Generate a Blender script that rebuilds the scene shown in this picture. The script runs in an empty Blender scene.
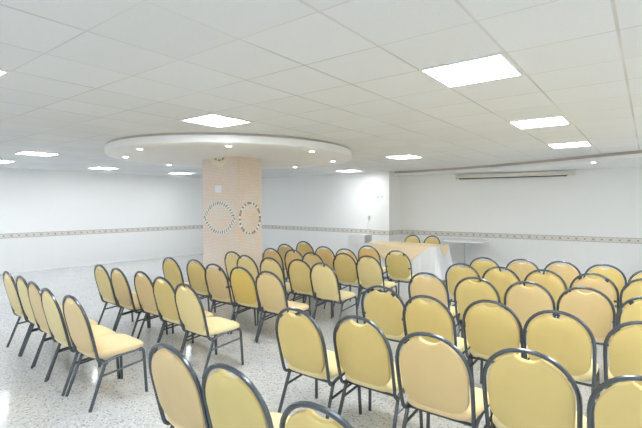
import bpy, bmesh, math, random
from mathutils import Vector, Matrix
random.seed(7)
S = bpy.context.scene
C = S.collection
H = 1.65            # eye height
CEIL = 2.505        # tiled ceiling
PI = math.pi

# ------------------------------------------------------------------ node helpers
class NT:
    def __init__(s, name):
        s.m = bpy.data.materials.new(name); s.m.use_nodes = True
        s.t = s.m.node_tree; s.n = s.t.nodes; s.l = s.t.links
        s.b = s.n['Principled BSDF']
    def new(s, kind, **kw):
        n = s.n.new(kind)
        for k, v in kw.items(): setattr(n, k, v)
        return n
    def put(s, sock, v):
        if isinstance(v, bpy.types.NodeSocket): s.l.new(v, sock)
        elif isinstance(v, (tuple, list)) and len(v) == 3 and sock.type == 'RGBA': sock.default_value = (*v, 1)
        else: sock.default_value = v
    def math(s, op, a, b=None, c=None):
        n = s.new('ShaderNodeMath', operation=op)
        s.put(n.inputs[0], a)
        if b is not None: s.put(n.inputs[1], b)
        if c is not None: s.put(n.inputs[2], c)
        return n.outputs[0]
    def mix(s, f, a, b, mode='MIX'):
        n = s.new('ShaderNodeMix', data_type='RGBA', blend_type=mode)
        s.put(n.inputs[0], f); s.put(n.inputs[6], a); s.put(n.inputs[7], b)
        return n.outputs[2]
    def coords(s):
        tc = s.new('ShaderNodeTexCoord'); sp = s.new('ShaderNodeSeparateXYZ')
        s.l.new(tc.outputs['Object'], sp.inputs[0])
        return tc.outputs['Object'], sp.outputs[0], sp.outputs[1], sp.outputs[2]
    def comb(s, x, y, z=0.0):
        n = s.new('ShaderNodeCombineXYZ'); s.put(n.inputs[0], x); s.put(n.inputs[1], y); s.put(n.inputs[2], z)
        return n.outputs[0]
    def noise(s, vec, scale, detail=2.0, rough=0.5):
        n = s.new('ShaderNodeTexNoise'); s.l.new(vec, n.inputs['Vector'])
        n.inputs['Scale'].default_value = scale; n.inputs['Detail'].default_value = detail
        n.inputs['Roughness'].default_value = rough
        return n.outputs['Fac']
    def ramp(s, fac, stops):
        n = s.new('ShaderNodeValToRGB'); e = n.color_ramp.elements
        e[0].position, e[0].color = stops[0][0], (*stops[0][1], 1)
        e[1].position, e[1].color = stops[-1][0], (*stops[-1][1], 1)
        for p, c in stops[1:-1]:
            q = e.new(p); q.color = (*c, 1)
        s.l.new(fac, n.inputs[0]); return n.outputs[0]
    def white(s, vec):
        n = s.new('ShaderNodeTexWhiteNoise', noise_dimensions='3D'); s.l.new(vec, n.inputs['Vector'])
        return n.outputs['Value']
    def grid(s, v, off, pitch, half):
        """1 inside +-half of the grid lines off + k*pitch"""
        q = s.math('DIVIDE', s.math('SUBTRACT', v, off), pitch)
        fr = s.math('FRACT', s.math('ADD', q, 0.5))
        d = s.math('ABSOLUTE', s.math('SUBTRACT', fr, 0.5))
        return s.math('LESS_THAN', d, half / pitch), s.math('FLOOR', q)
    def bump(s, h, strength=0.2, dist=0.01):
        n = s.new('ShaderNodeBump'); s.put(n.inputs['Height'], h)
        n.inputs['Strength'].default_value = strength; n.inputs['Distance'].default_value = dist
        s.l.new(n.outputs[0], s.b.inputs['Normal'])
    def done(s, col=None, rough=0.5, metal=0.0, spec=0.5):
        if col is not None: s.put(s.b.inputs['Base Color'], col)
        s.put(s.b.inputs['Roughness'], rough); s.put(s.b.inputs['Metallic'], metal)
        s.b.inputs['Specular IOR Level'].default_value = spec
        return s.m

def plain(name, col, rough=0.6, metal=0.0, spec=0.4, var=0.04, scale=20):
    n = NT(name); o, x, y, z = n.coords()
    f = n.noise(o, scale)
    a = tuple(c * (1 - var) for c in col); b = tuple(min(1, c * (1 + var)) for c in col)
    return n.done(n.mix(f, a, b), rough, metal, spec)

def emit(name, col, strength):
    n = NT(name); n.done((0.9, 0.9, 0.9), 0.5)
    n.put(n.b.inputs['Emission Color'], col); n.b.inputs['Emission Strength'].default_value = strength
    return n.m

GX0, GPX, GY0, GPY = -0.081 * H, 0.316 * H, 0.921 * H, 0.32 * H   # ceiling grid

def m_ceiling():
    n = NT('ceiling_tile'); o, x, y, z = n.coords()
    gx, cx = n.grid(x, GX0, GPX, 0.0075); gy, cy = n.grid(y, GY0, GPY, 0.005)
    g = n.math('MAXIMUM', gx, gy)
    w = n.white(n.comb(cx, cy, 3.0))
    base = n.mix(w, (0.76, 0.775, 0.785), (0.80, 0.815, 0.825))
    sp = n.math('GREATER_THAN', n.noise(o, 95, 1.0), 0.71)
    base = n.mix(n.math('MULTIPLY', sp, 0.35), base, (0.45, 0.43, 0.40))
    # the exposed grid bars are worn to different tones from run to run
    wv = n.noise(o, 0.9, 1.0)
    bar = n.ramp(wv, [(0.35, (0.75, 0.75, 0.73)), (0.62, (0.58, 0.57, 0.55))])
    n.bump(n.math('SUBTRACT', 1.0, g), 0.25, 0.004)
    return n.done(n.mix(g, base, bar), 0.85, 0, 0.2)

def m_wall():
    n = NT('wall_paint_and_tile'); o, x, y, z = n.coords()
    low = n.math('LESS_THAN', z, 0.84)
    a, _ = n.grid(x, 0, 0.31, 0.002); b, _ = n.grid(z, 0.22, 0.31, 0.002)
    joint = n.math('MAXIMUM', a, b)
    tile = n.mix(joint, (0.88, 0.885, 0.88), (0.83, 0.835, 0.83))
    f = n.noise(o, 1.2, 3.0)
    paint = n.mix(f, (0.89, 0.90, 0.89), (0.91, 0.915, 0.905))
    r = n.math('SUBTRACT', 0.7, n.math('MULTIPLY', low, 0.4))
    return n.done(n.mix(low, paint, tile), r, 0, 0.35)

def m_band():
    n = NT('mosaic_border'); o, x, y, z = n.coords()       # local z = 0 at the middle of the border
    az = n.math('ABSOLUTE', z)
    edge = n.math('MULTIPLY', n.math('GREATER_THAN', az, 0.045), n.math('LESS_THAN', az, 0.054))
    gap, _ = n.grid(x, 0.0, 0.0775, 0.007)
    edge = n.math('MULTIPLY', edge, n.math('SUBTRACT', 1.0, gap))
    sq, _ = n.grid(x, 0.0775, 0.31, 0.034)
    sq = n.math('MULTIPLY', sq, n.math('LESS_THAN', az, 0.038))
    dot, _ = n.grid(x, 0.0775, 0.155, 0.015)
    dot = n.math('MULTIPLY', dot, n.math('LESS_THAN', az, 0.014))
    c = n.mix(n.noise(o, 14, 3), (0.66, 0.645, 0.60), (0.76, 0.75, 0.71))
    c = n.mix(n.math('MULTIPLY', sq, 0.55), c, (0.66, 0.54, 0.44))
    c = n.mix(n.math('MULTIPLY', dot, 0.85), c, (0.17, 0.18, 0.19))
    c = n.mix(n.math('MULTIPLY', edge, 0.85), c, (0.23, 0.22, 0.21))
    return n.done(c, 0.4, 0, 0.4)

def m_floor():
    n = NT('terrazzo'); o, x, y, z = n.coords()
    v = n.new('ShaderNodeTexVoronoi'); n.l.new(o, v.inputs['Vector']); v.inputs['Scale'].default_value = 70
    rnd = n.new('ShaderNodeSeparateColor'); n.l.new(v.outputs['Color'], rnd.inputs[0])
    chip = n.math('MULTIPLY', n.math('GREATER_THAN', rnd.outputs[0], 0.76), n.math('LESS_THAN', v.outputs['Distance'], 0.52))
    chip2 = n.math('MULTIPLY', n.math('LESS_THAN', rnd.outputs[0], 0.16), n.math('LESS_THAN', v.outputs['Distance'], 0.5))
    big = n.noise(o, 0.8, 4.0)
    base = n.ramp(big, [(0.38, (0.47, 0.49, 0.51)), (0.58, (0.52, 0.535, 0.54)), (0.74, (0.53, 0.49, 0.43))])
    fine = n.noise(o, 30, 4.0)
    base = n.mix(n.math('MULTIPLY', fine, 0.35), base, (0.85, 0.85, 0.84))
    base = n.mix(n.math('MULTIPLY', chip2, 0.5), base, (0.86, 0.86, 0.84))
    dark = n.mix(rnd.outputs[1], (0.16, 0.17, 0.20), (0.42, 0.39, 0.36))
    base = n.mix(n.math('MULTIPLY', chip, 0.8), base, dark)
    r = n.ramp(n.noise(o, 3.0, 3.0), [(0.3, (0.07,)*3), (0.7, (0.17,)*3)])
    return n.done(base, r, 0, 0.5)

def m_pillar():
    n = NT('split_brick_cladding'); o, x, y, z = n.coords()
    h = n.math('ADD', x, y)
    br = n.new('ShaderNodeTexBrick'); n.l.new(n.comb(h, z), br.inputs['Vector'])
    br.inputs['Scale'].default_value = 1.0
    br.inputs['Brick Width'].default_value = 0.085; br.inputs['Row Height'].default_value = 0.027
    br.inputs['Mortar Size'].default_value = 0.0022; br.inputs['Mortar Smooth'].default_value = 0.2
    n.put(br.inputs['Color1'], (0.80, 0.71, 0.62)); n.put(br.inputs['Color2'], (0.86, 0.78, 0.70)); n.put(br.inputs['Mortar'], (0.52, 0.39, 0.30))
    patch = n.ramp(n.noise(o, 2.2, 3.0), [(0.35, (0.88, 0.81, 0.75)), (0.65, (0.86, 0.68, 0.54))])
    n.bump(br.outputs['Fac'], 0.2, -0.003)
    return n.done(n.mix(0.35, br.outputs['Color'], patch), 0.75, 0, 0.25)

def m_fabric(name, col):
    n = NT(name); o, x, y, z = n.coords()
    w = n.noise(o, 260, 1.0); big = n.noise(o, 7, 2.0)
    c = n.mix(big, tuple(v * 0.95 for v in col), tuple(min(1, v * 1.05) for v in col))
    c = n.mix(n.math('MULTIPLY', w, 0.12), c, tuple(v * 0.6 for v in col))
    n.bump(w, 0.12, 0.002)
    n.b.inputs['Sheen Weight'].default_value = 0.15
    return n.done(c, 0.75, 0, 0.25)

def m_metal():
    n = NT('dark_tube_metal'); o, x, y, z = n.coords()
    f = n.noise(o, 5, 1.0)
    return n.done(n.mix(f, (0.10, 0.118, 0.135), (0.135, 0.152, 0.17)), 0.27, 0.75, 0.5)

M = dict(
    ceiling=m_ceiling(), wall=m_wall(), band=m_band(), floor=m_floor(), pillar=m_pillar(), metal=m_metal(),
    gypsum=plain('white_gypsum', (0.87, 0.88, 0.885), 0.7, scale=3, var=0.015),
    taupe=plain('taupe_shadow_strip', (0.56, 0.51, 0.47), 0.8, scale=4, var=0.15),  # shade of the gap above the rims, put into the colour
    white=plain('white_enamel', (0.82, 0.82, 0.82), 0.4),
    cream=plain('cream_housing', (0.74, 0.72, 0.65), 0.5),
    dark=plain('black_plastic', (0.05, 0.05, 0.055), 0.4),
    grey=plain('pale_grey_laminate', (0.76, 0.76, 0.74), 0.5, scale=5),
    greyside=plain('taupe_laminate_side', (0.60, 0.57, 0.54), 0.5, scale=5),
    cloth=plain('white_tablecloth', (0.82, 0.83, 0.84), 0.85, scale=6),
    peachcloth=plain('peach_overlay_cloth', (0.88, 0.72, 0.47), 0.85, scale=9, var=0.05),
    paper=plain('paper', (0.92, 0.92, 0.95), 0.8),
    blue=plain('blue_print', (0.52, 0.57, 0.72), 0.7),
    chalk=plain('cream_plaster', (0.84, 0.76, 0.58), 0.8),
    tgreen=plain('dark_green_glass_tile', (0.16, 0.22, 0.21), 0.35),
    tblue=plain('slate_tile', (0.30, 0.34, 0.37), 0.35),
    twhite=plain('ivory_tile', (0.90, 0.90, 0.86), 0.4),
    torange=plain('terracotta_tile', (0.62, 0.28, 0.16), 0.5),
    tsage=plain('sage_tile', (0.33, 0.38, 0.35), 0.4),
    silver=plain('pale_metal', (0.62, 0.64, 0.67), 0.35, 0.3),
    lamp=emit('lit_panel', (0.935, 0.97, 1.0), 4.15),
    spot=emit('lit_downlight', (1.0, 0.82, 0.62), 9.0),
)
FAB = {
    'yellow': m_fabric('yellow_vinyl', (0.715, 0.575, 0.24)),
    'pale yellow': m_fabric('pale_yellow_vinyl', (0.79, 0.665, 0.335)),
    'peach': m_fabric('peach_vinyl', (0.73, 0.57, 0.30)),
    'golden': m_fabric('golden_vinyl', (0.74, 0.55, 0.155)),
    'orange-gold': m_fabric('orange_gold_vinyl', (0.79, 0.59, 0.28)),
    'olive yellow': m_fabric('olive_yellow_vinyl', (0.70, 0.58, 0.24)),
}
SEATF = m_fabric('seat_vinyl', (0.79, 0.68, 0.38))
SEATP = m_fabric('peach_seat_vinyl', (0.80, 0.63, 0.36))

# ------------------------------------------------------------------ mesh helpers
def build(name, bm, mats, parent=None, smooth=False, loc=None, rz=0.0):
    if not isinstance(mats, (list, tuple)): mats = [mats]
    bmesh.ops.recalc_face_normals(bm, faces=bm.faces[:])
    me = bpy.data.meshes.new(name); bm.to_mesh(me); bm.free()
    for m in mats: me.materials.append(m)
    if smooth:
        for p in me.polygons: p.use_smooth = True
        me.set_sharp_from_angle(angle=math.radians(40))
    o = bpy.data.objects.new(name, me); C.objects.link(o)
    if parent: o.parent = parent
    if loc is not None: o.location = loc
    o.rotation_euler = (0, 0, rz)
    return o

def thing(name, label, cat, loc=(0, 0, 0), rz=0.0, group=None):
    o = bpy.data.objects.new(name, None); C.objects.link(o)
    o.location = loc; o.rotation_euler = (0, 0, rz); o.empty_display_size = 0.1
    return tag(o, label, cat, group)

def tag(o, label, cat, group=None):
    o['label'] = label; o['category'] = cat
    if group: o['group'] = group
    return o

def struct(o): o['kind'] = 'structure'; return o

def box(bm, x0, x1, y0, y1, z0, z1, mi=0, bev=0.0):
    r = bmesh.ops.create_cube(bm, size=1.0)
    vs = r['verts']
    for v in vs:
        v.co = Vector((x0 if v.co.x < 0 else x1, y0 if v.co.y < 0 else y1, z0 if v.co.z < 0 else z1))
    fs = {f for v in vs for f in v.link_faces}
    for f in fs: f.material_index = mi
    if bev:
        es = list({e for v in vs for e in v.link_edges})
        bmesh.ops.bevel(bm, geom=es, offset=bev, segments=2, profile=0.6, affect='EDGES')
    return bm

def prism(bm, pts, z0, z1, mi=0, miside=None):
    lo = [bm.verts.new((x, y, z0)) for x, y in pts]; hi = [bm.verts.new((x, y, z1)) for x, y in pts]
    f = [bm.faces.new(lo[::-1]), bm.faces.new(hi)]
    for g in f: g.material_index = mi
    n = len(pts)
    for i in range(n):
        g = bm.faces.new((lo[i], lo[(i+1) % n], hi[(i+1) % n], hi[i]))
        g.material_index = mi if miside is None else miside
    return bm

def tube(bm, path, r, seg=8, mi=0, r1=None):
    P = [Vector(p) for p in path]; n = len(P); rings = []
    up = None
    for i, p in enumerate(P):
        t = (P[min(i+1, n-1)] - P[max(i-1, 0)]).normalized()
        if up is None:
            a = Vector((0, 0, 1)) if abs(t.z) < 0.9 else Vector((0, 1, 0))
            up = (a - t * a.dot(t)).normalized()
        else:
            up = (up - t * up.dot(t)).normalized()
        s = t.cross(up)
        rr = r if r1 is None else r + (r1 - r) * i / (n - 1)
        rings.append([bm.verts.new(p + (up * math.cos(2*PI*k/seg) + s * math.sin(2*PI*k/seg)) * rr) for k in range(seg)])
    for a, b in zip(rings, rings[1:]):
        for k in range(seg):
            bm.faces.new((a[k], a[(k+1) % seg], b[(k+1) % seg], b[k])).material_index = mi
    bm.faces.new(rings[0][::-1]).material_index = mi; bm.faces.new(rings[-1]).material_index = mi
    return bm

def lathe(bm, prof, seg=32, mi=0, c=(0, 0)):
    rings = [[bm.verts.new((c[0] + r*math.cos(2*PI*k/seg), c[1] + r*math.sin(2*PI*k/seg), z)) for k in range(seg)] for r, z in prof]
    for a, b in zip(rings, rings[1:]):
        for k in range(seg):
            bm.faces.new((a[k], a[(k+1) % seg], b[(k+1) % seg], b[k])).material_index = mi
    bm.faces.new(rings[0][::-1]).material_index = mi; bm.faces.new(rings[-1]).material_index = mi
    return bm

# ------------------------------------------------------------------ room shell
def wall(name, p0, p1, band=True, idx=1, thick=0.15, z1=CEIL + 0.1):
    """wall from p0 to p1, the room on its right-hand side"""
    d = Vector((p1[0]-p0[0], p1[1]-p0[1])); L = d.length; a = math.atan2(d.y, d.x)
    struct(build(name, box(bmesh.new(), 0, L, 0, thick, 0, z1), M['wall'], loc=(p0[0], p0[1], 0), rz=a))
    if band:
        struct(build('trim_%d' % idx, box(bmesh.new(), 0, L, -0.005, 0.004, -0.057, 0.057), M['band'], loc=(p0[0], p0[1], 0.895), rz=a))

XL, YB = -11.72, 10.15
RW0, RW1 = (-5.34, 10.44), (3.6, 11.20)
wall('wall_left', (-12.36, -3.3), (XL, YB), idx=1)
wall('wall_back', (XL, YB), (-5.86, YB), idx=2)
wall('wall_right', RW0, RW1, idx=3)
wall('wall_side', RW1, (3.6, -3.3), idx=4)
# wall behind the camera: an unseen ribbon of windows, added so daylight evens the room
fw = struct(build('wall_front', box(box(bmesh.new(), -12.5, 3.75, -3.45, -3.3, 0, 0.75), -12.5, 3.75, -3.45, -3.3, 2.35, CEIL + 0.1), M['wall']))
bm = bmesh.new()
for k in range(9):
    xm = -12.2 + k * 1.96
    box(bm, xm - 0.04, xm + 0.04, -3.42, -3.34, 0.75, 2.35)
box(bm, -12.3, 3.6, -3.42, -3.34, 0.75, 0.80); box(bm, -12.3, 3.6, -3.42, -3.34, 2.30, 2.35)
struct(build('added_window_1', bm, M['white']))
al = bpy.data.lights.new('window_portal', 'AREA'); al.shape = 'RECTANGLE'; al.size = 15.9; al.size_y = 1.5
al.cycles.is_portal = True
ao = bpy.data.objects.new('window_portal', al); C.objects.link(ao); ao.location = (-4.35, -3.43, 1.55); ao.rotation_euler = (PI/2, 0, 0)
# corner column, bright front face and a side face turned to the table
struct(build('wall_column', box(bmesh.new(), -5.86, -5.34, 9.87, 10.75, 0, CEIL + 0.1), M['wall']))
struct(build('trim_6', box(bmesh.new(), 0, 0.53, -0.005, 0.004, -0.057, 0.057), M['band'], loc=(-5.865, 9.87, 0.895)))
struct(build('trim_7', box(bmesh.new(), 0, 0.58, -0.005, 0.004, -0.057, 0.057), M['band'], loc=(-5.34, 10.447, 0.895), rz=-PI/2))
bpy.data.objects['trim_7'].rotation_euler.z = -PI/2
bpy.data.objects['trim_7'].scale = (1, -1, 1)

struct(build('floor', box(bmesh.new(), -12.6, 3.8, -3.5, 11.4, -0.1, 0), M['floor']))
struct(build('ceiling', box(bmesh.new(), -12.6, 3.8, -3.5, 11.4, CEIL, CEIL + 0.12), M['ceiling']))

# low curved ceiling along the table wall
SF = 2.395
curve = [(-5.32, 10.10), (-4.7, 10.09), (-4.0, 9.97), (-3.3, 9.83), (-2.6, 9.63), (-1.95, 9.37), (-1.35, 9.08), (-0.7, 8.73), (-0.1, 8.46), (0.8, 8.15), (1.8, 7.9), (2.8, 7.75), (3.6, 7.7)]
def soff(off):
    return [(x + 0.2*off, y + off) for x, y in curve]
bm = bmesh.new()
prism(bm, curve + [(3.6, 11.4), (-5.32, 10.6)], SF, 2.452, 0)
struct(build('ceiling_drop', bm, M['gypsum']))
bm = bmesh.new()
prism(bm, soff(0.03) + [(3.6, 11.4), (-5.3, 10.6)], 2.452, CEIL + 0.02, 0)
struct(build('trim_8', bm, M['taupe']))  # neck above the lip, painted taupe for its shadow gap

# round dropped disc about the pillar
DC, DR, DZ = (-5.36, 4.70), 1.90, 2.376
def annulus(name, prof, m):
    bm = bmesh.new(); seg = 96
    rings = [[bm.verts.new((DC[0] + rr*math.cos(2*PI*k/seg), DC[1] + rr*math.sin(2*PI*k/seg), z)) for k in range(seg)] for rr, z in prof]
    for a, b in zip(rings, rings[1:] + rings[:1]):
        for k in range(seg): bm.faces.new((a[k], a[(k+1) % seg], b[(k+1) % seg], b[k]))
    return struct(build(name, bm, m, smooth=True))
ZIN = 2.478                                    # the underside rises gently to the pillar
prof_out = [(DR - 0.01, 2.475), (DR, 2.470), (DR, DZ + 0.01), (DR - 0.012, DZ), (1.56, DZ)]
bm = bmesh.new(); seg = 96; rings = []
for rr, z in prof_out:
    rings.append([bm.verts.new((DC[0] + rr*math.cos(2*PI*k/seg), DC[1] + rr*math.sin(2*PI*k/seg), z)) for k in range(seg)])
PC = (-6.12, 5.27)
for q in range(1, 9):
    u = q / 8; rr = 1.56 + (0.50 - 1.56) * u; h = u * u * (3 - 2 * u) * 0.5 + u * 0.5
    cx, cy = DC[0] + (PC[0] - DC[0]) * u, DC[1] + (PC[1] - DC[1]) * u
    rings.append([bm.verts.new((cx + rr*math.cos(2*PI*k/seg), cy + rr*math.sin(2*PI*k/seg), DZ + (ZIN - DZ) * h)) for k in range(seg)])
for a, b in zip(rings, rings[1:]):
    for k in range(seg): bm.faces.new((a[k], a[(k+1) % seg], b[(k+1) % seg], b[k]))
bm.faces.new(rings[0]); bm.faces.new(rings[-1])
struct(build('ceiling_disc', bm, M['gypsum'], smooth=True))
annulus('trim_9', [(DR - 0.03, 2.474), (DR - 0.03, CEIL + 0.02), (DR - 0.12, CEIL + 0.02), (DR - 0.12, 2.474)], M['taupe'])  # neck above the disc rim, gap shade painted in taupe

# pillar
PX0, PX1, PY0, PY1 = -6.61, -5.65, 5.00, 5.585
def ring_tiles(n, path, size, mats, gap=0.75, w=None):
    bm = bmesh.new()
    for i in range(n):
        t0 = i / n; (a, b), (c, d) = path(t0), path(t0 + gap / n)
        mx, mz = (a + c) / 2, (b + d) / 2
        dx, dz = c - a, d - b; L = math.hypot(dx, dz); dx /= L; dz /= L
        nx, nz = -dz, dx
        q = size * (1.0 + 0.25 * math.sin(i * 2.3))
        pts = [(a + nx*q/2, b + nz*q/2), (c + nx*q/2, d + nz*q/2), (c - nx*q/2, d - nz*q/2), (a - nx*q/2, b - nz*q/2)]
        lo = [bm.verts.new((px, 0.0, pz)) for px, pz in pts]; hi = [bm.verts.new((px, -0.006, pz)) for px, pz in pts]
        fs = [bm.faces.new(hi)] + [bm.faces.new((lo[k], lo[(k+1) % 4], hi[(k+1) % 4], hi[k])) for k in range(4)]
        for f in fs: f.material_index = mats[i % len(mats)]
    return bm
pil = struct(build('pillar', box(bmesh.new(), PX0, PX1, PY0, PY1, 0, ZIN + 0.002, 0, 0.004), M['pillar']))
pil['label'] = 'square pillar clad in thin pinkish beige bricks under the round ceiling disc'
TM = [M['twhite'], M['tgreen'], M['tblue'], M['torange'], M['tsage']]
def vesica(t):                                  # pointed oval: two arcs meeting at the left and right tips
    A, B = 0.405, 0.265; R = (A*A + B*B) / (2*B); th = math.asin(A / R)
    u, sg = (t * 2, 1) if t < 0.5 else (t * 2 - 1, -1)
    a = -th + 2 * th * u
    x, z = R * math.sin(a), R * math.cos(a) - (R - B)
    k = 1 - 0.10 * (abs(x) / A) ** 3
    return (x * sg, z * sg * k + 0.0)
o = build('mosaic_ring', ring_tiles(60, vesica, 0.066, [0], 0.97), TM, pil, loc=(-6.135, PY0, 1.402))
bm = bmesh.new()
for k in range(34):
    (a, b), (c, d) = vesica(k/34), vesica(k/34 + 0.0095)
    ang = math.atan2(d - b, c - a)
    g = bmesh.new(); box(g, -0.0125, 0.0125, -0.009, -0.003, -0.031, 0.031, (1, 4, 2, 4)[k % 4])
    bmesh.ops.transform(g, matrix=Matrix.Translation((a, 0, b)) @ Matrix.Rotation(-ang + 0.45, 4, 'Y'), verts=g.verts[:])
    tmp = bpy.data.meshes.new('t'); g.to_mesh(tmp); g.free(); bm.from_mesh(tmp); bpy.data.meshes.remove(tmp)
o2 = build('mosaic_slivers', bm, TM, o)
o['label'] = 'wide pointed oval of ivory and dark green tiles'
o = build('mosaic_ring', ring_tiles(44, lambda t: (0.242*math.cos(2*PI*t), 0.272*math.sin(2*PI*t)), 0.040, [1, 0, 2, 4, 3, 0, 2, 0], 0.9), TM, pil, loc=(PX1, 5.29, 1.396), rz=PI/2)
o['label'] = 'upright oval of dark and terracotta tiles'
bm = bmesh.new()
RZ, RR = 2.64, 0.325; ra = math.asin((RZ - ZIN) / RR)
arc = [(RR*math.cos(a), RZ + RR*math.sin(a)) for a in [PI + ra + k*(PI - 2*ra)/24 for k in range(25)]]
lo = [bm.verts.new((x, 0, z)) for x, z in arc]; hi = [bm.verts.new((x, -0.008, z)) for x, z in arc]
bm.faces.new(hi)
for k in range(len(arc)):
    j = (k + 1) % len(arc); bm.faces.new((lo[k], lo[j], hi[j], hi[k]))
build('plaster_roundel', bm, M['chalk'], pil, loc=(-6.11, PY0, 0))
o = build('mosaic_ring', ring_tiles(12, lambda t: (-0.13 + 0.26*t, -0.035*math.sin(PI*t)), 0.026, [1, 3, 2, 0, 1], 0.8), TM, pil, loc=(-6.11, PY0 - 0.008, ZIN - 0.012))
o['label'] = 'short run of dark tiles at the top of the roundel'

# ------------------------------------------------------------------ lights in the ceiling
GPL = 'square lit panels in the tiled ceiling'
def panel(kx, ky, label):
    x, y = GX0 - GPX * kx, GY0 + GPY * ky
    t = thing('ceiling_light', label, 'ceiling light', (x, y, CEIL), 0, GPL)
    hx, hy = GPX/2 * 0.96, GPY/2 * 0.96
    bm = bmesh.new()
    for a in ((-hx, -hx+0.016, -hy, hy), (hx-0.016, hx, -hy, hy), (-hx+0.016, hx-0.016, -hy, -hy+0.016), (-hx+0.016, hx-0.016, hy-0.016, hy)):
        box(bm, *a, -0.012, 0.0)
    build('frame', bm, M['white'], t)
    build('diffuser', box(bmesh.new(), -hx+0.014, hx-0.014, -hy+0.014, hy-0.014, -0.007, -0.001), M['lamp'], t)
    return t
panel(1.5, 2.42, 'largest lit ceiling panel, nearest the camera at upper right')
panel(1.5, 6.5, 'lit ceiling panel second from the camera in the right-hand line')
panel(1.5, 10.5, 'lit ceiling panel at the far end of the right-hand line, by the curved drop')
panel(6.5, 10.5, 'lit ceiling panel in front of the corner column and head table')
panel(11.5, 14.5, 'thin lit ceiling panel beside the back wall, between pillar and column')
panel(6.5, 2.5, 'lit ceiling panel just in front of the round ceiling disc')
panel(15.5, 2.5, 'lit ceiling panel by the left wall, nearer of the pair at far left')
panel(19.5, 2.5, 'lit ceiling panel cut by the left edge, close to the left wall')
panel(19.5, 6.5, 'lit ceiling panel beside the left wall, midway along the wall')
panel(19.5, 10.5, 'lit ceiling panel beside the left wall, just left of the pillar')
panel(6.5, -1.5, 'lit ceiling panel whose corner shows high at the left edge')
for kx, ky in ((-1.5, 2.5), (-1.5, 6.5), (-1.5, 10.5), (-4.5, 10.5), (1.5, -1.5), (-4.5, 2.5), (-4.5, 6.5), (-4.5, -1.5), (1.5, -6.5), (6.5, -6.5), (11.5, -1.5), (15.5, -5.5), (-4.5, -6.5), (19.5, -2.5)):  # unseen panels, added to brighten the room evenly
    panel(kx, ky, 'unseen square lit ceiling panel added to light the room, behind or beside the camera')

GDL = 'small downlights in the round ceiling disc'
for x, y, lb in ((-5.32, 3.03, 'second from the left at the disc front'), (-6.39, 3.41, 'leftmost of all'), (-7.05, 4.58, 'at the far left side beyond the pillar'),
                 (-4.17, 3.55, 'directly in front of the pillar'), (-3.69, 4.61, 'right front, nearest the disc edge'),
                 (-4.25, 5.88, 'rightmost of all'), (-5.5, 6.34, 'at the back right, behind the pillar')):
    dx, dy = x - DC[0], y - DC[1]; d = math.hypot(dx, dy); k = min(1.0, 1.68 / d)
    t = thing('downlight', 'small round downlight in the ceiling disc, ' + lb, 'downlight', (DC[0]+dx*k, DC[1]+dy*k, DZ), 0, GDL)
    build('ring', lathe(bmesh.new(), [(0.047, 0.0), (0.047, -0.004), (0.034, -0.006)], 20), M['white'], t)
    build('bulb', lathe(bmesh.new(), [(0.032, -0.0062), (0.030, -0.009)], 20), M['spot'], t)

t = thing('downlight', 'small downlight in the low curved ceiling drop along the table wall', 'downlight', (-0.80, 9.05, SF), 0)
build('ring', lathe(bmesh.new(), [(0.047, 0.0), (0.047, -0.004), (0.034, -0.006)], 20), M['white'], t)
build('bulb', lathe(bmesh.new(), [(0.032, -0.0062), (0.030, -0.009)], 20), M['spot'], t)

# ------------------------------------------------------------------ chairs
LEAN0, LEAN1 = Vector((0, -0.158, 0.372)), Vector((0, -0.28, 0.892))
def bp(x, s):            # a point of the back plane: x across, s 0..1 from seat joint to apex
    p = LEAN0.lerp(LEAN1, s); return Vector((x, p.y, p.z))
BN = Vector((0, LEAN1.z - LEAN0.z, -(LEAN1.y - LEAN0.y))).normalized()   # towards the sitter
BL = (LEAN1 - LEAN0).length
TR = 0.0123
def arch():
    half = []                                   # right half from joint up to the apex, (x, s)
    for s, x in ((0.04, 0.2225), (0.15, 0.2255), (0.3, 0.228), (0.45, 0.2295)): half.append((x, s))
    for k in range(0, 10):
        a = PI/2 * k / 9
        half.append((0.2295 * math.cos(a) ** 0.92 if k < 9 else 0.0, 0.56 + 0.44 * math.sin(a)))
    return half
def back_frame_bm():
    bm = bmesh.new(); half = arch()
    end = lambda sx: [Vector((sx*0.213, 0.20, 0.389)), Vector((sx*0.213, 0.02, 0.381)), Vector((sx*0.214, -0.06, 0.366)), Vector((sx*0.216, -0.105, 0.353)), Vector((sx*0.219, -0.135, 0.355)), Vector((sx*0.221, -0.153, 0.370))]
    path = end(1) + [bp(x, s) for x, s in half] + [bp(-x, s) for x, s in half[-2::-1]] + end(-1)[::-1]
    return tube(bm, path, TR, 8)
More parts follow.
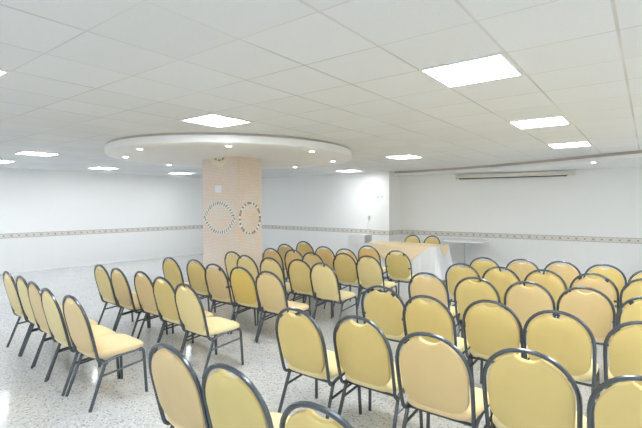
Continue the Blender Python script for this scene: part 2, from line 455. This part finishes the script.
def pad_outline(clip=False):
    g = 0.027 if clip else 0.018
    pts = []
    def hw(s):                                   # tube half width at s
        h = arch()
        for (x0, s0), (x1, s1) in zip(h, h[1:]):
            if s0 <= s <= s1: return x0 + (x1 - x0) * (s - s0) / (s1 - s0)
        return h[0][0]
    N = 22; right = []
    smax = 0.948 if not clip else 0.93
    for k in range(N + 1):
        a = PI/2 * (k / N)
        right.append((k, a))
    # bottom: half ellipse, sides follow the tube, top: rounded then scooped
    low = [(0.209 * math.sin(a) ** 0.72 if a else 0.0, 0.075 + 0.25 * (1 - math.cos(a))) for a in [PI/2*k/8 for k in range(8)]]
    mid = [(hw(s) - g - 0.02 * max(0, (0.5 - s)), s) for s in (0.33, 0.45, 0.56)]
    top = []
    A = hw(0.56) - g
    for k in range(1, 9):
        a = PI/2 * k / 9
        top.append((A * math.cos(a) ** 0.92, 0.56 + (smax - 0.56) * math.sin(a)))
    top = [p for p in top if p[0] > 0.078]
    sc = [(0.066, smax - 0.008), (0.054, smax - 0.024), (0.038, smax - 0.042), (0.020, smax - 0.052)]
    R = low + mid + top + sc
    L = [(-x, s) for x, s in R[1:]][::-1]
    return R + [(0.0, smax - 0.055)] + L
def pad_bm(clip=False):
    bm = bmesh.new(); P = pad_outline(clip); c = (0.0, 0.52); rings = []
    for sc, off in ((0.55, -0.0155), (0.93, -0.014), (0.985, -0.010), (1.0, -0.002), (1.0, 0.010), (0.97, 0.024), (0.86, 0.033), (0.55, 0.038)):
        r = []
        for x, s in P:
            q = bp(c[0] + (x - c[0]) * sc, c[1] + (s - c[1]) * sc) + BN * off
            r.append(bm.verts.new(q))
        rings.append(r)
    n = len(P)
    for a, b in zip(rings, rings[1:]):
        for k in range(n): bm.faces.new((a[k], a[(k+1) % n], b[(k+1) % n], b[k]))
    for r, off in ((rings[0], -0.016), (rings[-1], 0.040)):
        v = bm.verts.new(bp(*c) + BN * off)
        for k in range(n): bm.faces.new((r[k], r[(k+1) % n], v))
    return bm
def seat_bm():
    bm = bmesh.new(); rings = []
    def outline(k):
        pts = []
        for i in range(40):
            a = 2 * PI * i / 40; cx, sy = math.cos(a), math.sin(a)
            e = 0.42
            x = abs(cx) ** e * (1 if cx >= 0 else -1); y = abs(sy) ** e * (1 if sy >= 0 else -1)
            hw = 0.227 + 0.006 * y
            pts.append((x * hw * k, 0.038 + y * 0.222 * k))
        return pts
    for k, z in ((0.90, 0.388), (0.96, 0.391), (0.995, 0.403), (1.0, 0.420), (0.975, 0.437), (0.90, 0.450), (0.7, 0.458), (0.35, 0.462)):
        rings.append([bm.verts.new((x, y, z - (0.012 * max(0, (y - 0.12)) / 0.14 if z > 0.42 else 0))) for x, y in outline(k)])
    n = 40
    for a, b in zip(rings, rings[1:]):
        for i in range(n): bm.faces.new((a[i], a[(i+1) % n], b[(i+1) % n], b[i]))
    bm.faces.new(rings[0][::-1]); bm.faces.new(rings[-1])
    return bm
def make_chair(name, label, fab, clip):
    t = thing(name, label, 'chair')
    build('back_frame', back_frame_bm(), M['metal'], t, True)
    build('backrest', pad_bm(clip), FAB[fab], t, True)
    build('seat', seat_bm(), SEATP if fab in ('peach',) else SEATF, t, True)
    for sx in (-1, 1):
        build('leg', tube(bmesh.new(), [(sx*0.214, -0.090, 0.358), (sx*0.216, -0.108, 0.33), (sx*0.229, -0.232, 0.0)], 0.0132), M['metal'], t, True)
        build('leg', tube(bmesh.new(), [(sx*0.213, 0.195, 0.389), (sx*0.2135, 0.213, 0.385), (sx*0.214, 0.226, 0.370), (sx*0.215, 0.231, 0.345), (sx*0.227, 0.247, 0.0)], 0.0132), M['metal'], t, True)
        build('stretcher', tube(bmesh.new(), [(sx*0.219, -0.136, 0.25), (sx*0.216, 0.234, 0.285)], 0.0095), M['metal'], t, True)
    build('cross_bar', tube(bmesh.new(), [(-0.214, -0.085, 0.344), (0.214, -0.085, 0.344)], 0.010), M['metal'], t, True)
    build('cross_bar', tube(bmesh.new(), [(-0.213, 0.200, 0.376), (0.213, 0.200, 0.376)], 0.010), M['metal'], t, True)
    if clip:
        for x, s, r in ((0.210, 0.46, 0), (-0.210, 0.46, 0), (0.128, 0.895, 0.8), (-0.128, 0.895, -0.8)):
            bm = bmesh.new(); box(bm, -0.019, 0.019, -0.008, 0.008, -0.012, 0.012, 0, 0.003)
            bmesh.ops.transform(bm, matrix=Matrix.Rotation(r, 4, 'Y'), verts=bm.verts[:])
            o = build('clip', bm, M['dark'], t); o.location = bp(x, s) - BN * 0.014
    return t
PROTO = {}
def place_chair(x, y, rz, fab, clip, label, group):
    key = (fab, clip)
    if key not in PROTO:
        t = make_chair('banquet_chair', label, fab, clip); PROTO[key] = t; kids = None
    else:
        src = PROTO[key]; t = src.copy(); C.objects.link(t)
        for ch in list(src.children):
            c = ch.copy(); C.objects.link(c); c.parent = t
    t.location = (x, y, 0); t.rotation_euler = (0, 0, rz)
    t['label'] = label; t['group'] = group
    return t

# every chair: apex of the back frame (x, y) in metres, colour, clips showing, turn in degrees
Y, P, G, O, L, V = 'yellow', 'peach', 'golden', 'orange-gold', 'pale yellow', 'olive yellow'
LEFT = [
 ('nearest', [(-5.56,1.62,L,0,-3), (-5.12,1.60,L,0,-3), (-4.67,1.55,P,0,-3), (-4.22,1.50,L,0,-3), (-3.78,1.50,P,0,-1)]),
 ('second', [(-5.32,2.50,L,0,-3), (-4.88,2.48,P,0,-3), (-4.47,2.52,P,0,-3), (-3.93,2.45,Y,0,-2), (-3.42,2.37,L,0,-3)]),
 ('third', [(-5.28,3.42,Y,0,0), (-4.84,3.50,Y,0,0), (-4.29,3.39,P,1,0), (-3.84,3.41,G,0,0), (-3.35,3.38,P,0,0)]),
 ('fourth', [(-5.39,4.56-0.3,Y,0,0)]),
 ('fifth', [(-5.04,5.18,O,0,0), (-4.60,5.23,O,0,0), (-4.10,5.11,P,0,0), (-3.66,5.32,Y,0,0), (-3.22,5.27,L,0,0)]),
 ('sixth', [(-5.36,5.88,P,0,0), (-4.52,5.96,O,0,0), (-4.01,5.87,O,0,0)]),
 ('farthest', [(-5.45,6.53,Y,0,0), (-3.98,6.55,O,0,0), (-3.19,6.13,V,1,0)]),
]
LEFT[3] = ('fourth', [(-5.17,4.45,L,0,0), (-4.62,4.24,L,0,0), (-4.20,4.27,L,0,0), (-3.75,4.36,Y,0,0), (-3.29,4.28,L,0,0)])
RIGHT = [
 ('nearest', [(-2.05,1.28,P,0,0), (-1.57,1.28,V,0,0), (-1.0,1.23,Y,0,0)]),
 ('second', [(-2.01,2.29,Y,0,0), (-1.57,2.38,Y,0,0), (-1.03,2.31,P,0,0), (-0.52,2.35,Y,0,0), (-0.02,2.29,Y,0,0)]),
 ('third', [(-1.95,3.39,Y,1,0), (-1.45,3.25,Y,0,0), (-0.99,3.39,Y,0,0), (-0.54,3.34,Y,0,0), (-0.03,3.37,Y,0,0)]),
 ('fourth', [(-1.93,4.35,P,0,0), (-1.42,4.38,Y,0,0), (-0.94,4.44,P,0,0), (-0.47,4.45,P,0,0), (-0.02,4.30,Y,1,0)]),
 ('fifth', [(-1.88,5.32,Y,0,0), (-1.42,5.30,Y,0,0), (-0.96,5.36,Y,0,0), (-0.49,5.39,P,1,0), (-0.03,5.34,Y,0,0)]),
 ('farthest', [(-1.84,6.10,Y,0,0), (-1.38,6.22,P,0,0), (-0.91,6.30,P,0,0), (-0.45,6.29,Y,0,0), (0.0,6.10,Y,0,0)]),
]
ORD = ['first', 'second', 'third', 'fourth', 'fifth', 'sixth']
SH, CH = math.sin(math.radians(37.46)), math.cos(math.radians(37.46))
for block, rows in (('left', LEFT), ('right', RIGHT)):
    for rname, row in rows:
        far = {('left', 'nearest'): 1.0, ('right', 'nearest'): 1.0, ('right', 'second'): 1.005}.get((block, rname), 1.035 if block == 'left' else 1.02)
        row = [(c[0] * far, c[1] * far) + c[2:] for c in row]
        xs = [c[0] for c in row]
        for _ in range(60):                       # no two chairs of a row share space
            for a in range(len(xs) - 1):
                if abs(row[a][1] - row[a+1][1]) < 0.5 and xs[a+1] - xs[a] < 0.472:
                    q = (0.472 - (xs[a+1] - xs[a])) / 2; xs[a] -= q; xs[a+1] += q
        row = [(xs[a],) + c[1:] for a, c in enumerate(row)]
        for i, (x, y, f, clip, rz) in enumerate(row):
            depth = -x * SH + y * CH
            turn = math.radians(rz + random.uniform(-0.6, 0.6))
            lb = '%s padded chair%s, %s from left in %s row of the %s block' % (f, ' with clips' if clip else '', ORD[i], rname, block)
            near_ = [abs(x - xs[j]) for j in range(len(xs)) if j != i and abs(row[j][1] - y) < 0.5]
            wide = max(0.95, min(1.0, min(near_ + [1.0]) / 0.484))
            ch = place_chair(x + 0.04 / depth + (0.02 if block == 'right' else 0.0), y + 0.285, turn, f, bool(clip), lb, 'padded banquet chairs in the %s block' % block)
            ch.scale = (wide, 1, (H + 0.008 - 0.745 * far) / 0.905)
place_chair(-4.64, 9.53, PI, Y, False, 'yellow padded chair behind the head table, left of the two there', 'chairs behind the head table').scale = (0.9, 1, 0.98)
place_chair(-4.13, 9.55, PI + 0.03, Y, False, 'yellow padded chair behind the head table, right of the two there', 'chairs behind the head table').scale = (0.9, 1, 0.98)

# ------------------------------------------------------------------ head table with cloths
tx0, tx1, ty0, ty1, tz = -5.20, -3.49, 8.46, 9.16, 0.75
t = thing('head_table', 'long head table hidden under white and peach cloths', 'table', ((tx0+tx1)/2, (ty0+ty1)/2, 0))
hx, hy = (tx1-tx0)/2, (ty1-ty0)/2
build('tabletop', box(bmesh.new(), -hx+0.02, hx-0.02, -hy+0.02, hy-0.02, tz-0.035, tz-0.004, 0, 0.004), M['grey'], t)
for sx in (-1, 1):
    for sy in (-1, 1):
        build('leg', tube(bmesh.new(), [(sx*(hx-0.12), sy*(hy-0.09), 0), (sx*(hx-0.12), sy*(hy-0.09), tz-0.036)], 0.016), M['metal'], t, True)
def perimeter(n=220):
    pts = []
    per = 2*(2*hx + 2*hy)
    for i in range(n):
        d = per/1.0 * i / n
        if d < 2*hx: p, nrm, c = (-hx + d, -hy), (0, -1), d / (2*hx)
        elif d < 2*hx + 2*hy: q = d - 2*hx; p, nrm, c = (hx, -hy + q), (1, 0), q / (2*hy)
        elif d < 4*hx + 2*hy: q = d - 2*hx - 2*hy; p, nrm, c = (hx - q, hy), (0, 1), q / (2*hx)
        else: q = d - 4*hx - 2*hy; p, nrm, c = (-hx, hy - q), (-1, 0), q / (2*hy)
        pts.append((p, nrm, c, d))
    return pts
bm = bmesh.new(); per = perimeter(); rings = []
cor = [(-hx, -hy), (hx, -hy), (hx, hy), (-hx, hy)]
for lev in range(9):
    f = lev / 8; z = tz - 0.0015 - f * (tz - 0.03); r = []
    for (px, py), (nx, ny), c, d in per:
        wob = (0.020 * math.sin(d * 21) + 0.012 * math.sin(d * 47 + 1)) * f ** 0.8
        dc, cd = min((math.hypot(px - q[0], py - q[1]), q) for q in cor)
        flare = 0.035 * f + 0.10 * f * math.exp(-(dc / 0.10) ** 2)
        ox, oy = nx * (flare + wob + 0.003), ny * (flare + wob + 0.003)
        if dc < 0.16:                      # folds gather on the corners
            k = 0.10 * f * (1 - dc / 0.16); ox += k * (1 if cd[0] > 0 else -1) * 0.5; oy += k * (1 if cd[1] > 0 else -1) * 0.5
        r.append(bm.verts.new((px + ox, py + oy, z)))
    rings.append(r)
n = len(per)
for a, b in zip(rings, rings[1:]):
    for k in range(n): bm.faces.new((a[k], a[(k+1) % n], b[(k+1) % n], b[k]))
bm.faces.new(rings[0])
tag(build('tablecloth', bm, M['cloth'], None, True, loc=((tx0+tx1)/2, (ty0+ty1)/2, 0)), 'white cloth draped over the long head table down to the floor', 'tablecloth')
# peach square cloth laid askew on top: the front right corner of the table stays white
bm = bmesh.new(); e = 0.006
top = [(-hx + 0.10, -hy), (hx - 0.15, -hy), (hx, -hy + 0.17), (hx, hy), (-hx + 0.02, hy), (-hx + 0.02, -hy + 0.10)]
prism(bm, top, tz, tz + 0.005)
def hang(pts_top, apex, nrm, N=26):
    """triangle of cloth hanging below an edge; rows of points with soft folds"""
    (ax, ay), (bx_, by_) = pts_top; rows = 10; grid = []
    for j in range(rows + 1):
        g = j / rows; r = []
        for i in range(N + 1):
            u = i / N
            x = ax + (bx_ - ax) * u; y = ay + (by_ - ay) * u
            drop = apex[1] * (u / apex[0] if u < apex[0] else (1 - u) / (1 - apex[0]))
            z = tz + 0.003 - g * drop
            o_ = 0.012 + (tz - z) * (0.055 / 0.72) + 0.022 * (tz - z) / 0.5 + 0.006 * math.sin(u * 17) * g
            r.append(bm.verts.new((x + nrm[0] * o_, y + nrm[1] * o_, z)))
        grid.append(r)
    for j in range(rows):
        for i in range(N):
            bm.faces.new((grid[j][i], grid[j][i+1], grid[j+1][i+1], grid[j+1][i]))
hang(((-hx + 0.10, -hy), (hx - 0.15, -hy)), (0.50, 0.58), (0, -1))
hang(((hx, -hy + 0.17), (hx, hy)), (0.45, 0.25), (1, 0))
hang(((hx - 0.3, hy), (-hx + 0.1, hy)), (0.5, 0.35), (0, 1))
bmesh.ops.remove_doubles(bm, verts=bm.verts[:], dist=0.0005)
o = build('overlay_cloth', bm, M['peachcloth'], None, True, loc=((tx0+tx1)/2, (ty0+ty1)/2, 0.0005))
md = o.modifiers.new('thick', 'SOLIDIFY'); md.thickness = 0.002; md.offset = 0
tag(o, 'peach cloth laid askew over the white cloth on the head table', 'tablecloth')
# white folded napkins on the table
def napkin(x, y, s, rz, lb):
    bm = bmesh.new()
    lathe(bm, [(s, 0), (s*1.02, 0.006), (s*0.85, 0.020), (s*0.55, 0.032), (s*0.2, 0.040)], 14)
    bmesh.ops.scale(bm, vec=(1.25, 0.8, 1), verts=bm.verts[:])
    tag(build('napkin', bm, M['cloth'], None, True, loc=(x, y, tz + 0.0075), rz=rz), lb, 'napkin', 'white napkins on the head table')
napkin(-5.06, 8.62, 0.085, 0.4, 'white folded napkin at the left end of the head table')
napkin(-4.94, 8.98, 0.085, -0.2, 'small white folded napkin further along the back edge of the head table')

# white round pedestal table
t = thing('pedestal_table', 'white round table on a single slim pole beside the head table', 'table', (-3.40, 9.99, 0))
build('tabletop', lathe(bmesh.new(), [(0.50, 0.788), (0.522, 0.790), (0.522, 0.803), (0.515, 0.807)], 48), M['white'], t, True)
build('rim', lathe(bmesh.new(), [(0.48, 0.776), (0.527, 0.778), (0.527, 0.789), (0.50, 0.790)], 48), M['silver'], t, True)
build('pole', lathe(bmesh.new(), [(0.030, 0.03), (0.030, 0.74), (0.07, 0.776)], 20), M['silver'], t, True)
build('base', lathe(bmesh.new(), [(0.24, 0.0), (0.24, 0.012), (0.10, 0.03), (0.032, 0.045)], 32), M['silver'], t, True)

# low cabinet by the back wall
t = thing('cabinet', 'pale grey two-door cabinet against the back wall left of the column', 'cabinet', (-6.24, 9.90, 0))
cw, cd, chh = 0.26, 0.20, 0.82
bm = bmesh.new(); box(bm, -cw, cw, -cd + 0.02, cd, 0.05, chh, 0, 0.004)
for f in bm.faces:
    if f.normal.x > 0.9: f.material_index = 1
build('body', bm, [M['grey'], M['greyside']], t)
build('plinth', box(bmesh.new(), -cw+0.02, cw-0.02, -cd+0.04, cd-0.01, 0.0, 0.05), M['dark'], t)
for sx in (-1, 1):
    a, b = sorted((sx*0.003, sx*(cw-0.003)))
    d = build('door', box(bmesh.new(), a, b, -cd, -cd+0.019, 0.06, chh-0.01, 0, 0.003), M['grey'], t)
    build('handle', tube(bmesh.new(), [(sx*0.04, -cd-0.001, 0.45), (sx*0.04, -cd-0.02, 0.46), (sx*0.04, -cd-0.02, 0.56), (sx*0.04, -cd-0.001, 0.57)], 0.004, 6), M['silver'], d, True)

# projection screen case under the dropped ceiling
import_dir = math.atan2(RW1[1]-RW0[1], RW1[0]-RW0[0])
def onwall(x): return RW0[1] + (x - RW0[0]) * math.tan(import_dir)
sx0, sx1 = -3.80, -1.29
t = thing('screen_case', 'long cream roller screen case fixed high on the table wall', 'projection screen', ((sx0+sx1)/2, onwall((sx0+sx1)/2) - 0.075, 2.27), import_dir)
L2 = (sx1 - sx0) / 2 / math.cos(import_dir)
build('housing', box(bmesh.new(), -L2, L2, -0.05, 0.05, 0.012, 0.10, 0, 0.012), M['cream'], t)
build('slat', tube(bmesh.new(), [(-L2+0.06, 0, 0.0), (L2-0.14, 0, 0.0)], 0.013, 8), M['dark'], t, True)
build('roller_cloth', box(bmesh.new(), -L2+0.06, L2-0.14, -0.002, 0.002, 0.0, 0.02), M['white'], t)
for s in (-1, 1):
    build('end_cap', box(bmesh.new(), min(s*L2, s*(L2+0.03)), max(s*L2, s*(L2+0.03)), -0.058, 0.058, 0.0, 0.108, 0, 0.008), M['white'], t)
    build('bracket', box(bmesh.new(), s*(L2-0.1)-0.02, s*(L2-0.1)+0.02, 0.05, 0.073, 0.03, 0.09), M['silver'], t)

# notice on the pillar, sign on the column, socket with a hanging cable
bm = box(bmesh.new(), -0.088, 0.088, -0.004, 0, -0.062, 0.062)
t = tag(build('paper_notice', bm, M['paper'], None, loc=(-6.16, PY0 - 0.0005, 1.918)), 'small white paper notice taped to the brick pillar above the mosaic oval', 'notice')
t = thing('wall_sign', 'small white and blue sign on the bright corner column', 'sign', (-5.61, 9.869, 1.795))
build('plate', box(bmesh.new(), -0.115, 0.115, -0.008, 0, -0.075, 0.075, 0, 0.002), M['paper'], t)
bm = bmesh.new(); box(bm, -0.10, -0.02, -0.0095, -0.008, 0.01, 0.06); box(bm, 0.0, 0.10, -0.0095, -0.008, 0.03, 0.06); box(bm, -0.10, 0.10, -0.0095, -0.008, -0.008, 0.000)
build('print', bm, M['blue'], t)
t = thing('wall_phone', 'small grey handset with a cable hanging on the wall beside the column', 'phone', (-6.10, YB, 1.27))
build('handset', box(bmesh.new(), -0.03, 0.03, -0.04, -0.001, -0.06, 0.06, 0, 0.01), M['greyside'], t)
build('cable', tube(bmesh.new(), [(0.0, -0.02, -0.06), (-0.035, -0.02, -0.16), (-0.045, -0.015, -0.26), (-0.03, -0.012, -0.36)], 0.007, 6), M['silver'], t, True)

# ------------------------------------------------------------------ world, camera
w = bpy.data.worlds.new('world'); S.world = w; w.use_nodes = True
w.node_tree.nodes['Background'].inputs[0].default_value = (0.9, 0.95, 1.0, 1); w.node_tree.nodes['Background'].inputs[1].default_value = 0.12
cam = bpy.data.cameras.new('camera'); co = bpy.data.objects.new('camera', cam); C.objects.link(co)
cam.sensor_width = 36.0; cam.lens = 24.0; cam.clip_end = 60
co.location = (0, 0, H); co.rotation_euler = (PI/2 - math.atan2(10, 428), 0, math.radians(37.46))
S.camera = co
S.view_settings.view_transform = 'Standard'; S.view_settings.look = 'None'
S.view_settings.gamma = 1.0; S.view_settings.exposure = 3.0; S.view_settings.use_curve_mapping = False
S.cycles.max_bounces = 10; S.cycles.diffuse_bounces = 8
S.cycles.use_denoising = True
